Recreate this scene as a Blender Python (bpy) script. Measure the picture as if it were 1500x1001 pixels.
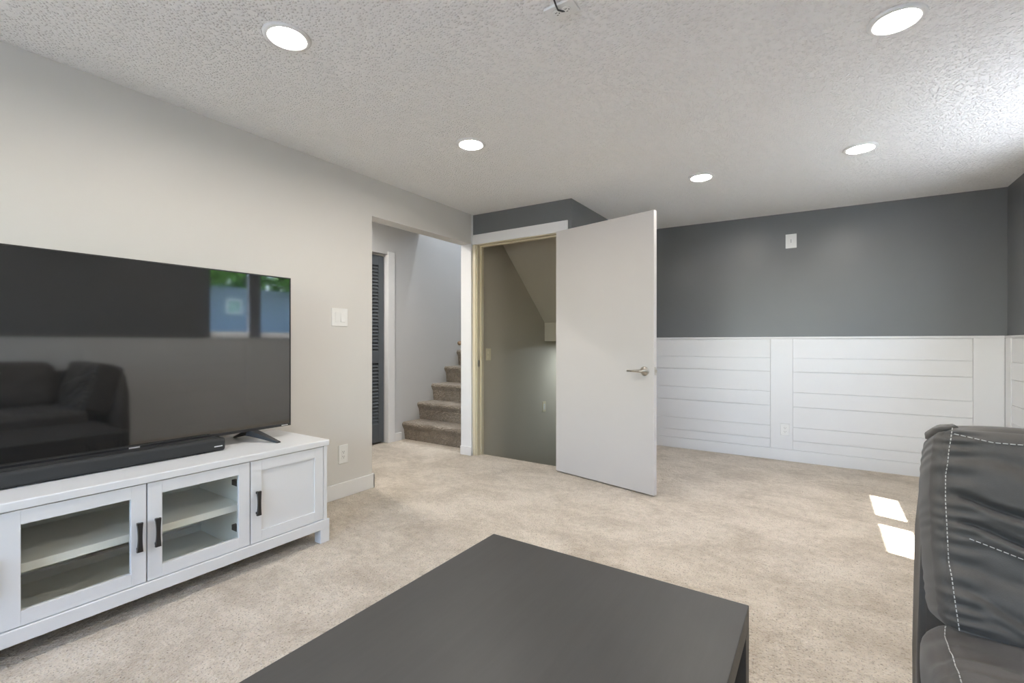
import bpy, bmesh, math, random
from mathutils import Vector, Matrix, noise

# ------------------------------------------------------------------ reset
for o in list(bpy.data.objects):
    bpy.data.objects.remove(o)
S = bpy.context.scene
COL = S.collection
random.seed(7)

# ------------------------------------------------------------------ camera
CAM_H = 1.10
cam_d = bpy.data.cameras.new('camera')
cam = bpy.data.objects.new('camera', cam_d)
COL.objects.link(cam)
cam.location = (0, 0, CAM_H)
cam.rotation_euler = (math.pi / 2, 0, 0.5852)
cam_d.sensor_width = 36
cam_d.lens = 680.0 / 1500 * 36
cam_d.shift_x = (750 - 752.6) / 1500
cam_d.shift_y = (501.7 - 500.5) / 1500
cam_d.clip_start = 0.02
S.camera = cam

# ------------------------------------------------------------------ world, sun, exposure
EXPOSURE = 1.42
LAMP = 90.0           # radiance of the recessed LED lenses
SKY = 0.85
SUN = 15.0
W = bpy.data.worlds.new('world')
S.world = W
W.use_nodes = True
wn = W.node_tree.nodes
wl = W.node_tree.links
bg = wn['Background']
sky = wn.new('ShaderNodeTexSky')
sky.sky_type = 'NISHITA'
sky.sun_disc = False
sky.sun_elevation = math.radians(54.7)
sky.sun_rotation = math.radians(107)
sky.air_density = 1.0
wl.new(sky.outputs[0], bg.inputs[0])
bg.inputs[1].default_value = SKY

sun_d = bpy.data.lights.new('sun', 'SUN')
sun_d.energy = SUN
sun_d.angle = math.radians(0.55)
sun_d.color = (1.0, 0.97, 0.92)
sun = bpy.data.objects.new('sun', sun_d)
COL.objects.link(sun)
SUN_DIR = Vector((-0.62, 0.21, -1.0)).normalized()
sun.rotation_euler = SUN_DIR.to_track_quat('-Z', 'Y').to_euler()
sun.location = (6, -2, 9)

S.view_settings.view_transform = 'Standard'
S.view_settings.look = 'None'
S.view_settings.gamma = 1.0
S.view_settings.use_curve_mapping = False
S.view_settings.exposure = EXPOSURE

# ------------------------------------------------------------------ materials
MATS = {}


def lin(c):
    return tuple((x / 12.92 if x <= 0.04045 else ((x + 0.055) / 1.055) ** 2.4) for x in c)


def base(name):
    m = bpy.data.materials.new(name)
    m.use_nodes = True
    MATS[name] = m
    nt = m.node_tree
    return m, nt.nodes, nt.links, nt.nodes['Principled BSDF']


def N(nodes, t, **kw):
    n = nodes.new(t)
    for k, v in kw.items():
        if k in n.inputs:
            n.inputs[k].default_value = v
        else:
            setattr(n, k, v)
    return n


def paint(name, col, rough=0.5, spec=0.5, bump=0.04, scale=160, var=0.03, metallic=0.0, coat=0.0, ior=1.5):
    """painted / plastic / metal surface: faint mottling and roller relief"""
    m, n, l, b = base(name)
    tc = N(n, 'ShaderNodeTexCoord')
    nz = N(n, 'ShaderNodeTexNoise', Scale=scale, Detail=3.0)
    l.new(tc.outputs['Object'], nz.inputs['Vector'])
    n2 = N(n, 'ShaderNodeTexNoise', Scale=3.0, Detail=4.0)
    l.new(tc.outputs['Object'], n2.inputs['Vector'])
    mx = N(n, 'ShaderNodeMix', data_type='RGBA')
    mx.inputs[6].default_value = tuple(c * (1 - var) for c in col) + (1,)
    mx.inputs[7].default_value = tuple(min(1, c * (1 + var)) for c in col) + (1,)
    l.new(n2.outputs[0], mx.inputs[0])
    l.new(mx.outputs[2], b.inputs['Base Color'])
    bp = N(n, 'ShaderNodeBump', Strength=bump, Distance=0.002)
    l.new(nz.outputs[0], bp.inputs['Height'])
    l.new(bp.outputs[0], b.inputs['Normal'])
    b.inputs['Roughness'].default_value = rough
    b.inputs['Specular IOR Level'].default_value = spec
    b.inputs['Metallic'].default_value = metallic
    b.inputs['Coat Weight'].default_value = coat
    b.inputs['IOR'].default_value = ior
    return m


M_WALL = paint('wall_paint_warm_grey', (0.68, 0.66, 0.625), 0.55, 0.4, 0.08, 140, 0.02)
M_HALL = paint('hall_paint_grey', (0.60, 0.60, 0.595), 0.6, 0.4, 0.08, 140, 0.02)
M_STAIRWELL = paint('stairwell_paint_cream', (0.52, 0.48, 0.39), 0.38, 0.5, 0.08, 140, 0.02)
M_DARK = paint('dark_grey_paint', (0.160, 0.167, 0.172), 0.33, 0.5, 0.10, 120, 0.06)
M_WHITE = paint('white_trim_paint', (0.80, 0.80, 0.795), 0.38, 0.5, 0.03, 90, 0.015)
M_WAINS = paint('white_board_paint', (0.77, 0.77, 0.77), 0.35, 0.5, 0.06, 60, 0.02)
M_CREAM = paint('cream_jamb_paint', (0.66, 0.59, 0.43), 0.4, 0.5, 0.04, 90, 0.03)
M_DOOR = paint('door_off_white_paint', (0.57, 0.55, 0.53), 0.42, 0.45, 0.05, 50, 0.02)
M_CAB = paint('cabinet_white_lacquer', (0.70, 0.70, 0.70), 0.34, 0.5, 0.03, 60, 0.015)
M_CABIN = paint('cabinet_inside_white', (0.84, 0.84, 0.80), 0.45, 0.4, 0.03, 60, 0.02)
M_HANDLE = paint('dark_bronze', (0.035, 0.033, 0.032), 0.35, 0.5, 0.04, 120, 0.1, 0.4)
M_BLACKP = paint('black_plastic', (0.016, 0.016, 0.017), 0.35, 0.5, 0.03, 200, 0.1)
M_BEZEL = paint('dark_bezel', (0.02, 0.02, 0.021), 0.25, 0.5, 0.0, 200, 0.1)
M_BAR = paint('soundbar_cloth', (0.035, 0.036, 0.036), 0.75, 0.3, 0.5, 900, 0.15)
M_BADGE = paint('silver_badge', (0.75, 0.75, 0.75), 0.3, 0.5, 0.0, 50, 0.02, 0.5)
M_PLATE = paint('white_plastic_plate', (0.82, 0.82, 0.80), 0.3, 0.5, 0.0, 60, 0.01)
M_RING = paint('matte_white_ring', (0.82, 0.82, 0.81), 0.75, 0.2, 0.0, 60, 0.01)
M_PLATEC = paint('almond_plastic_plate', (0.72, 0.66, 0.48), 0.3, 0.5, 0.0, 60, 0.01)
M_SLOT = paint('dark_slot', (0.03, 0.03, 0.03), 0.5, 0.3, 0.0, 60, 0.1)
M_NICKEL = paint('satin_nickel', (0.50, 0.47, 0.42), 0.28, 0.5, 0.02, 300, 0.06, 1.0)
M_BIFOLD = paint('slate_blue_paint', (0.095, 0.108, 0.12), 0.4, 0.45, 0.06, 70, 0.05)
M_WOOD = paint('oak_rail', (0.22, 0.14, 0.08), 0.4, 0.5, 0.1, 60, 0.2)
M_STITCH = paint('pale_thread', (0.50, 0.48, 0.45), 0.8, 0.2, 0.2, 400, 0.1)
M_SIDING = paint('blue_grey_siding', (0.28, 0.35, 0.45), 0.7, 0.3, 0.1, 20, 0.05)
M_BARK = paint('bark', (0.10, 0.075, 0.05), 0.9, 0.2, 0.6, 30, 0.3)
M_LEAF = paint('leaf_green', (0.16, 0.36, 0.06), 0.55, 0.4, 0.1, 40, 0.5)
M_GRASS = paint('lawn', (0.09, 0.17, 0.04), 0.9, 0.2, 0.8, 60, 0.4)
M_CONC = paint('pale_concrete', (0.42, 0.43, 0.45), 0.85, 0.2, 0.3, 40, 0.06)
M_EAVE = paint('eave_paint', (0.55, 0.54, 0.52), 0.6, 0.3, 0.1, 30, 0.05)

# table: dark stained wood veneer with faint grain
m, n, l, b = base('black_brown_veneer')
tc = N(n, 'ShaderNodeTexCoord')
mp = N(n, 'ShaderNodeMapping')
mp.inputs['Scale'].default_value = (55, 3, 30)
l.new(tc.outputs['Object'], mp.inputs[0])
nz = N(n, 'ShaderNodeTexNoise', Scale=1.0, Detail=6.0, Roughness=0.6)
l.new(mp.outputs[0], nz.inputs['Vector'])
n2 = N(n, 'ShaderNodeTexNoise', Scale=5.0, Detail=4.0)
l.new(tc.outputs['Object'], n2.inputs['Vector'])
mx = N(n, 'ShaderNodeMix', data_type='RGBA')
mx.inputs[6].default_value = (0.038, 0.036, 0.034, 1)
mx.inputs[7].default_value = (0.056, 0.053, 0.050, 1)
l.new(nz.outputs[0], mx.inputs[0])
vo = N(n, 'ShaderNodeTexVoronoi', Scale=9.0)
l.new(tc.outputs['Object'], vo.inputs['Vector'])
lt = N(n, 'ShaderNodeMath', operation='LESS_THAN')
lt.inputs[1].default_value = 0.016
l.new(vo.outputs['Distance'], lt.inputs[0])
mx2 = N(n, 'ShaderNodeMix', data_type='RGBA')
l.new(lt.outputs[0], mx2.inputs[0])
l.new(mx.outputs[2], mx2.inputs[6])
mx2.inputs[7].default_value = (0.30, 0.29, 0.28, 1)      # specks of dust
l.new(mx2.outputs[2], b.inputs['Base Color'])
rr = N(n, 'ShaderNodeMapRange')
rr.inputs['To Min'].default_value = 0.36
rr.inputs['To Max'].default_value = 0.52
l.new(n2.outputs[0], rr.inputs['Value'])
l.new(rr.outputs[0], b.inputs['Roughness'])
bp = N(n, 'ShaderNodeBump', Strength=0.06, Distance=0.001)
l.new(nz.outputs[0], bp.inputs['Height'])
l.new(bp.outputs[0], b.inputs['Normal'])
M_TABLE = m


def carpet(name, c_dark, c_mid, c_light, fine=125.0):
    m, n, l, b = base(name)
    tc = N(n, 'ShaderNodeTexCoord')
    tuft = N(n, 'ShaderNodeTexNoise', Scale=fine, Detail=3.0, Roughness=0.65)
    l.new(tc.outputs['Object'], tuft.inputs['Vector'])
    vor = N(n, 'ShaderNodeTexVoronoi', Scale=fine * 0.62)
    l.new(tc.outputs['Object'], vor.inputs['Vector'])
    mp = N(n, 'ShaderNodeMapping')
    mp.inputs['Rotation'].default_value = (0, 0, 0.5)
    mp.inputs['Scale'].default_value = (1.0, 1.35, 1)
    l.new(tc.outputs['Object'], mp.inputs[0])
    nap = N(n, 'ShaderNodeTexNoise', Scale=2.6, Detail=7.0, Roughness=0.66, Distortion=0.5)
    l.new(mp.outputs[0], nap.inputs['Vector'])
    mid = N(n, 'ShaderNodeTexNoise', Scale=26.0, Detail=4.0)
    l.new(tc.outputs['Object'], mid.inputs['Vector'])
    rn = N(n, 'ShaderNodeValToRGB')
    rn.color_ramp.elements[0].position = 0.33
    rn.color_ramp.elements[0].color = c_mid + (1,)
    rn.color_ramp.elements[1].position = 0.62
    rn.color_ramp.elements[1].color = c_light + (1,)
    ad = N(n, 'ShaderNodeMath', operation='MULTIPLY_ADD')
    ad.inputs[1].default_value = 0.40
    l.new(mid.outputs[0], ad.inputs[0])
    sb = N(n, 'ShaderNodeMath', operation='SUBTRACT')
    sb.inputs[1].default_value = 0.20
    l.new(nap.outputs[0], sb.inputs[0])
    l.new(sb.outputs[0], ad.inputs[2])
    l.new(ad.outputs[0], rn.inputs[0])
    # dark flecks: shade between tufts painted into the colour
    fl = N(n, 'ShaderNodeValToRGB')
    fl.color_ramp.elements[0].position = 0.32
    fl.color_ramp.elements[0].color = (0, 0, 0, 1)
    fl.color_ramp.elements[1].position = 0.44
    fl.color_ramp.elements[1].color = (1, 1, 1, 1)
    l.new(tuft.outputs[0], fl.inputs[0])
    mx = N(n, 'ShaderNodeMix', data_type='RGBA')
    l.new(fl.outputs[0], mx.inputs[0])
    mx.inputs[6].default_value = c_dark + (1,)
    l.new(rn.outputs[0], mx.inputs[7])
    l.new(mx.outputs[2], b.inputs['Base Color'])
    b.inputs['Roughness'].default_value = 1.0
    b.inputs['Specular IOR Level'].default_value = 0.1
    b.inputs['Sheen Weight'].default_value = 0.25
    b.inputs['Sheen Roughness'].default_value = 0.6
    hm = N(n, 'ShaderNodeMath', operation='ADD')
    l.new(tuft.outputs[0], hm.inputs[0])
    l.new(vor.outputs['Distance'], hm.inputs[1])
    bp = N(n, 'ShaderNodeBump', Strength=0.9, Distance=0.012)
    l.new(hm.outputs[0], bp.inputs['Height'])
    bp2 = N(n, 'ShaderNodeBump', Strength=0.45, Distance=0.03)
    l.new(mid.outputs[0], bp2.inputs['Height'])
    l.new(bp.outputs[0], bp2.inputs['Normal'])
    l.new(bp2.outputs[0], b.inputs['Normal'])
    return m


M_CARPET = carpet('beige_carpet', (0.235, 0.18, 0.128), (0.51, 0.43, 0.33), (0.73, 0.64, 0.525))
M_STAIRC = carpet('stair_carpet', (0.065, 0.048, 0.032), (0.19, 0.15, 0.108), (0.33, 0.275, 0.21), 90.0)

# ceiling: sprayed popcorn texture
m, n, l, b = base('popcorn_ceiling')
tc = N(n, 'ShaderNodeTexCoord')
v1 = N(n, 'ShaderNodeTexVoronoi', Scale=78.0)
l.new(tc.outputs['Object'], v1.inputs['Vector'])
n1 = N(n, 'ShaderNodeTexNoise', Scale=60.0, Detail=4.0, Roughness=0.6)
l.new(tc.outputs['Object'], n1.inputs['Vector'])
mr = N(n, 'ShaderNodeMapRange')
mr.inputs['From Min'].default_value = 0.0
mr.inputs['From Max'].default_value = 0.55
mr.inputs['To Min'].default_value = 1.0
mr.inputs['To Max'].default_value = 0.0
l.new(v1.outputs['Distance'], mr.inputs['Value'])
ml = N(n, 'ShaderNodeMath', operation='MULTIPLY')
l.new(mr.outputs[0], ml.inputs[0])
l.new(n1.outputs[0], ml.inputs[1])
bp = N(n, 'ShaderNodeBump', Strength=0.95, Distance=0.0125)
l.new(ml.outputs[0], bp.inputs['Height'])
l.new(bp.outputs[0], b.inputs['Normal'])
b.inputs['Base Color'].default_value = (0.89, 0.89, 0.88, 1)
b.inputs['Roughness'].default_value = 0.9
b.inputs['Specular IOR Level'].default_value = 0.15
M_CEIL = m

# sofa: brushed suede-like fabric
m, n, l, b = base('charcoal_suede')
tc = N(n, 'ShaderNodeTexCoord')
nz = N(n, 'ShaderNodeTexNoise', Scale=7.0, Detail=8.0, Roughness=0.7)
l.new(tc.outputs['Object'], nz.inputs['Vector'])
nf = N(n, 'ShaderNodeTexNoise', Scale=420.0, Detail=2.0)
l.new(tc.outputs['Object'], nf.inputs['Vector'])
mx = N(n, 'ShaderNodeMix', data_type='RGBA')
mx.inputs[6].default_value = (0.052, 0.047, 0.042, 1)
mx.inputs[7].default_value = (0.112, 0.102, 0.092, 1)
l.new(nz.outputs[0], mx.inputs[0])
l.new(mx.outputs[2], b.inputs['Base Color'])
b.inputs['Roughness'].default_value = 0.62
b.inputs['Specular IOR Level'].default_value = 0.35
b.inputs['Sheen Weight'].default_value = 0.12
b.inputs['Sheen Roughness'].default_value = 0.45
bp = N(n, 'ShaderNodeBump', Strength=0.15, Distance=0.002)
l.new(nf.outputs[0], bp.inputs['Height'])
l.new(bp.outputs[0], b.inputs['Normal'])
M_SUEDE = m

# television panel: dark, semi-gloss coated glass
m, n, l, b = base('tv_panel')
tc = N(n, 'ShaderNodeTexCoord')
nz = N(n, 'ShaderNodeTexNoise', Scale=4.0, Detail=3.0)
l.new(tc.outputs['Object'], nz.inputs['Vector'])
rr = N(n, 'ShaderNodeMapRange')
rr.inputs['To Min'].default_value = 0.035
rr.inputs['To Max'].default_value = 0.055
l.new(nz.outputs[0], rr.inputs['Value'])
l.new(rr.outputs[0], b.inputs['Roughness'])
b.inputs['Base Color'].default_value = (0.012, 0.012, 0.012, 1)
b.inputs['IOR'].default_value = 2.3
M_SCREEN = m


def glass(name, tint, ior=1.5):
    m, n, l, b = base(name)
    n.remove(b)
    out = n['Material Output']
    lw = N(n, 'ShaderNodeLayerWeight', Blend=0.5)          # Schlick reflectance, same from both sides
    pw = N(n, 'ShaderNodeMath', operation='POWER')
    pw.inputs[1].default_value = 5.0
    l.new(lw.outputs['Facing'], pw.inputs[0])
    f0 = ((ior - 1) / (ior + 1)) ** 2
    fr = N(n, 'ShaderNodeMath', operation='MULTIPLY_ADD')
    fr.inputs[1].default_value = 1 - f0
    fr.inputs[2].default_value = f0
    l.new(pw.outputs[0], fr.inputs[0])
    tr = N(n, 'ShaderNodeBsdfTransparent')
    tr.inputs[0].default_value = tint + (1,)
    gl = N(n, 'ShaderNodeBsdfGlossy', Roughness=0.02)
    ms = N(n, 'ShaderNodeMixShader')
    l.new(fr.outputs[0], ms.inputs[0])
    l.new(tr.outputs[0], ms.inputs[1])
    l.new(gl.outputs[0], ms.inputs[2])
    l.new(ms.outputs[0], out.inputs[0])
    return m


M_PANE = glass('window_glass', (0.97, 0.98, 0.98))
M_CGLASS = glass('cabinet_glass', (0.985, 0.99, 0.972), 1.42)


def emis(name, col, s):
    m, n, l, b = base(name)
    b.inputs['Base Color'].default_value = (0.9, 0.9, 0.9, 1)
    b.inputs['Emission Color'].default_value = col + (1,)
    b.inputs['Emission Strength'].default_value = s
    return m


M_LENS = emis('led_lens', (1.0, 0.945, 0.875), LAMP)
M_FILL_HALL = emis('fill_lens_hall', (1.0, 0.96, 0.92), LAMP * 2.6)  # for the added hall lamp
M_FILL_UP = emis('fill_lens_upper', (0.90, 0.95, 1.0), LAMP * 5)  # cool tint imitates daylight, for the added lamps above the stairs
M_FILL_LOW = emis('fill_lens_lower_level', (0.80, 0.91, 1.0), 75.0)  # cool tint imitates window light, for the added lower lamp

# ------------------------------------------------------------------ mesh helpers


def bm_new():
    return bmesh.new()


def box(bm, x0, x1, y0, y1, z0, z1, bev=0.0, seg=2):
    vs = [bm.verts.new(p) for p in ((x0, y0, z0), (x1, y0, z0), (x1, y1, z0), (x0, y1, z0),
                                    (x0, y0, z1), (x1, y0, z1), (x1, y1, z1), (x0, y1, z1))]
    fs = [bm.faces.new([vs[i] for i in q]) for q in
          ((0, 3, 2, 1), (4, 5, 6, 7), (0, 1, 5, 4), (1, 2, 6, 5), (2, 3, 7, 6), (3, 0, 4, 7))]
    if bev > 0:
        es = list({e for f in fs for e in f.edges})
        bmesh.ops.bevel(bm, geom=es, offset=bev, segments=seg, profile=0.5, affect='EDGES')
    return vs


def prism(bm, pts, axis, a0, a1):
    """closed polygon pts (2-D) extruded along axis 'x','y' or 'z' from a0 to a1"""
    def P(p, a):
        return {'x': (a, p[0], p[1]), 'y': (p[0], a, p[1]), 'z': (p[0], p[1], a)}[axis]
    A = [bm.verts.new(P(p, a0)) for p in pts]
    B = [bm.verts.new(P(p, a1)) for p in pts]
    k = len(pts)
    bm.faces.new(A)
    bm.faces.new(list(reversed(B)))
    for i in range(k):
        j = (i + 1) % k
        bm.faces.new([A[j], A[i], B[i], B[j]])
    bmesh.ops.recalc_face_normals(bm, faces=bm.faces)


def tube(bm, path, r, seg=12, caps=True):
    """round tube along a polyline (list of 3-D points); r may be a list"""
    path = [Vector(p) for p in path]
    rings = []
    for i, p in enumerate(path):
        t = (path[min(i + 1, len(path) - 1)] - path[max(i - 1, 0)]).normalized()
        up = Vector((0, 0, 1)) if abs(t.z) < 0.9 else Vector((1, 0, 0))
        u = t.cross(up).normalized()
        v = t.cross(u).normalized()
        rr = r[i] if isinstance(r, (list, tuple)) else r
        rings.append([bm.verts.new(p + (u * math.cos(a) + v * math.sin(a)) * rr)
                      for a in [2 * math.pi * k / seg for k in range(seg)]])
    for a, b_ in zip(rings, rings[1:]):
        for k in range(seg):
            bm.faces.new([a[k], a[(k + 1) % seg], b_[(k + 1) % seg], b_[k]])
    if caps:
        bm.faces.new(list(reversed(rings[0])))
        bm.faces.new(rings[-1])
    bmesh.ops.recalc_face_normals(bm, faces=bm.faces)


def lathe(bm, prof, cx=0, cy=0, cz=0, seg=32):
    """profile [(r,z)...] about the z axis"""
    rings = []
    for r, z in prof:
        rings.append([bm.verts.new((cx + r * math.cos(2 * math.pi * k / seg),
                                    cy + r * math.sin(2 * math.pi * k / seg), cz + z)) for k in range(seg)])
    for a, b_ in zip(rings, rings[1:]):
        for k in range(seg):
            bm.faces.new([a[k], a[(k + 1) % seg], b_[(k + 1) % seg], b_[k]])
    return rings


def world_origin(o):
    return o.matrix_world.translation if o else Vector((0, 0, 0))


ROOT = {}


def mk(name, bm, mat, parent=None, local=False, smooth=False, bevel=0.0):
    """link bm as one mesh object; world coordinates unless local"""
    me = bpy.data.meshes.new(name)
    if parent is not None and not local:
        off = ROOT.get(parent.name, Vector((0, 0, 0)))
        bmesh.ops.translate(bm, verts=bm.verts, vec=-off)
    bm.to_mesh(me)
    bm.free()
    me.materials.append(mat)
    if smooth:
        for p in me.polygons:
            p.use_smooth = True
    o = bpy.data.objects.new(name, me)
    COL.objects.link(o)
    if parent is not None:
        o.parent = parent
        ROOT[o.name] = ROOT.get(parent.name, Vector((0, 0, 0)))
    if bevel:
        bv = o.modifiers.new('bevel', 'BEVEL')
        bv.width = bevel
        bv.segments = 2
        bv.limit_method = 'ANGLE'
    return o


def tag(o, label, cat=None, group=None, kind=None):
    if label:
        o['label'] = label
    if cat:
        o['category'] = cat
    if group:
        o['group'] = group
    if kind:
        o['kind'] = kind
    return o


def thing(name, label, cat, loc, rz=0.0, group=None, kind=None):
    o = bpy.data.objects.new(name, None)
    COL.objects.link(o)
    o.location = loc
    o.rotation_euler = (0, 0, rz)
    o.empty_display_size = 0.1
    ROOT[o.name] = Vector(loc)
    return tag(o, label, cat, group, kind)


def part_box(name, parent, mat, x0, x1, y0, y1, z0, z1, bev=0.0, local=False):
    bm = bm_new()
    box(bm, x0, x1, y0, y1, z0, z1, bev)
    return mk(name, bm, mat, parent, local)


# ------------------------------------------------------------------ room dimensions
XL, XR, YF, YB = -2.836, 1.178, 5.006, -2.1
YD = 3.561            # front of the stairwell wall with the white door
XBOX = -1.772         # right side of that stairwell box
XH = -3.95            # far wall of the stair hall
WT = 0.125
OPEN_Y0, OPEN_Y1, OPEN_Z = 2.337, 3.528, 2.057
WTOP = 2.40


def HC(x, y):          # the ceiling falls slightly from the left wall to the right
    return 2.3116 - 0.0141 * x - 0.003 * y


# ------------------------------------------------------------------ floor
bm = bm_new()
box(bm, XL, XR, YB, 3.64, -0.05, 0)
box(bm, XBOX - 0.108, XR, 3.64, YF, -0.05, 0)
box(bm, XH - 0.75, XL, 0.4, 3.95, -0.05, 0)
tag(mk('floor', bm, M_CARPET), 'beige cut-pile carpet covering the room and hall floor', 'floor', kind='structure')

# ------------------------------------------------------------------ ceilings
bm = bm_new()
x0, x1, y0, y1 = XL - WT, XR + 0.2, YB - 0.1, YF + 0.1
vs = [bm.verts.new((x, y, HC(x, y))) for x, y in ((x0, y0), (x0, y1), (x1, y1), (x1, y0))]
ws = [bm.verts.new((v.co.x, v.co.y, 2.62)) for v in vs]
bm.faces.new(vs)
bm.faces.new(list(reversed(ws)))
for i in range(4):
    j = (i + 1) % 4
    bm.faces.new([vs[j], vs[i], ws[i], ws[j]])
bmesh.ops.recalc_face_normals(bm, faces=bm.faces)
tag(mk('ceiling', bm, M_CEIL), 'white popcorn-textured ceiling of the main room', 'ceiling', kind='structure')

bm = bm_new()
box(bm, XH - 0.1, XL - WT, 0.5, 3.85, 2.375, 2.62)
tag(mk('ceiling_hall', bm, M_CEIL), 'flat white ceiling over the hall before the carpeted stairs', 'ceiling', kind='structure')

# ------------------------------------------------------------------ walls
bm = bm_new()
box(bm, XL - WT, XL, YB, OPEN_Y0, 0, WTOP)
box(bm, XL - WT, XL, OPEN_Y0, OPEN_Y1, OPEN_Z, WTOP)
tag(mk('wall_left', bm, M_WALL), 'pale warm grey wall behind the television with a wide cased-free opening', 'wall', kind='structure')

bm = bm_new()
box(bm, XL - WT, XL, OPEN_Y1, 3.60, 0, OPEN_Z)
box(bm, XL - WT, XL, OPEN_Y1, YD, OPEN_Z, WTOP)
tag(mk('wall_post', bm, M_WHITE), 'narrow white wall end between the hall opening and the stair door', 'wall', kind='structure')

# stairwell front wall (door wall)
DX0, DX1, DZ = -2.800, -1.885, 2.062
bm = bm_new()
box(bm, XL, XBOX, YD, YD + 0.1, DZ, WTOP)
box(bm, DX1, XBOX, YD, YD + 0.1, 0, DZ)
box(bm, XL, DX0, YD, YD + 0.1, 0, DZ)
tag(mk('wall_door', bm, M_DARK), 'dark grey strip of wall above the white stair door', 'wall', kind='structure')

bm = bm_new()
box(bm, DX1, XBOX, YD + 0.1, YF, 0, WTOP)
tag(mk('wall_stairwell', bm, M_DARK), 'dark grey side of the stairwell box beside the far wall', 'wall', kind='structure')

# far wall
wall_far = None
bm = bm_new()
box(bm, XBOX - 0.1, XR + 0.2, YF, YF + 0.12, 0, WTOP)
wall_far = tag(mk('wall_far', bm, M_DARK), 'dark grey far wall above white horizontal board wainscot', 'wall', kind='structure')

# right wall with window
WY0, WY1, WZ0, WZ1 = 2.66, 3.97, 1.152, 2.12
XO = XR + 0.20
bm = bm_new()
box(bm, XR, XO, YB, WY0, 0, WTOP)
box(bm, XR, XO, WY1, YF, 0, WTOP)
box(bm, XR, XO, WY0, WY1, 0, WZ0)
box(bm, XR, XO, WY0, WY1, WZ1, WTOP)
wall_right = tag(mk('wall_right', bm, M_DARK), 'dark grey window wall above white board wainscot beside the sofa', 'wall', kind='structure')

bm = bm_new()
QX0, QX1, QZ0, QZ1 = -2.0, 0.4, 0.70, 2.12
box(bm, XL - WT, QX0, YB - 0.12, YB, 0, WTOP)
box(bm, QX1, XO, YB - 0.12, YB, 0, WTOP)
box(bm, QX0, QX1, YB - 0.12, YB, 0, QZ0)
box(bm, QX0, QX1, YB - 0.12, YB, QZ1, WTOP)
tag(mk('wall_back', bm, M_WALL), 'pale grey wall with an added wide window opposite the white stair door', 'wall', kind='structure')

# --- wainscot boards: horizontal boards of two widths, proud stiles, cap and skirting
ZJ = [1.132, 0.954, 0.827, 0.639, 0.506, 0.317, 0.192, 0.107]
ZCAP = 1.151


def wains(parent, axis, segs, stiles, face, sgn, proud=0.0):
    """axis 'x' = boards run along x on plane y=face; 'y' = along y on plane x=face; sgn = direction into the room"""
    def bx(a0, a1, d, z0, z1, nm, bev):
        bm = bm_new()
        f0, f1 = sorted((face, face + sgn * d))
        if axis == 'x':
            box(bm, a0, a1, f0, f1, z0, z1, bev)
        else:
            box(bm, f0, f1, a0, a1, z0, z1, bev)
        return mk(nm, bm, M_WAINS, parent)
    for a0, a1 in segs:
        for i in range(len(ZJ) - 1):
            d = 0.012 + 0.0035 * (i % 2) + random.uniform(-0.0008, 0.0008)
            g = 0.0016
            bx(a0 + 0.001, a1 - 0.001 - random.uniform(0, 0.002), d, ZJ[i + 1] + g, ZJ[i] - g, 'board', 0.0015)
    lo = min(s[0] for s in segs + stiles)
    hi = max(s[1] for s in segs + stiles)
    bx(lo, hi, 0.006, 0.0, ZCAP - 0.006, 'backing_panel', 0)
    for a0, a1 in stiles:
        bx(a0, a1, 0.018, ZJ[-1], ZJ[0], 'stile', 0.0015)
    bx(lo, hi, 0.019, ZJ[0] + 0.001, ZCAP, 'cap_rail', 0.0015)


wains(wall_far, 'x', [(XBOX, -0.400), (-0.219, 0.985)], [(-0.400, -0.219), (0.985, XR - 0.019)], YF, -1)
wains(wall_right, 'y', [(3.34, 4.86), (1.70, 3.16), (0.0, 1.52), (YB, -0.18)],
      [(4.86, YF - 0.019), (3.16, 3.34), (1.52, 1.70), (-0.18, 0.0)], XR, -1)

bm = bm_new()
box(bm, XBOX, XR - 0.021, YF - 0.021, YF - 0.0065, 0, 0.106, 0.002)
tag(mk('baseboard_far', bm, M_WAINS), 'white skirting board under the far wall boards', 'baseboard', kind='structure')
bm = bm_new()
box(bm, XR - 0.021, XR - 0.0065, YB, YF - 0.0065, 0, 0.106, 0.002)
tag(mk('baseboard_right', bm, M_WAINS), 'white skirting board under the window wall boards', 'baseboard', kind='structure')
bm = bm_new()
box(bm, XL, XL + 0.014, YB, OPEN_Y0 + 0.014, 0, 0.106, 0.003)
box(bm, XL - WT, XL + 0.014, OPEN_Y0, OPEN_Y0 + 0.014, 0, 0.106, 0.003)
tag(mk('baseboard_left', bm, M_WHITE), 'tall white skirting board on the television wall', 'baseboard', kind='structure')
bm = bm_new()
box(bm, XL, XL + 0.012, OPEN_Y1 - 0.012, YD - 0.02, 0, 0.085, 0.003)
box(bm, XL - WT, XL + 0.012, OPEN_Y1 - 0.014, OPEN_Y1, 0, 0.085, 0.003)
tag(mk('baseboard_post', bm, M_WHITE), 'short white skirting at the foot of the narrow wall end', 'baseboard', kind='structure')

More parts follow.
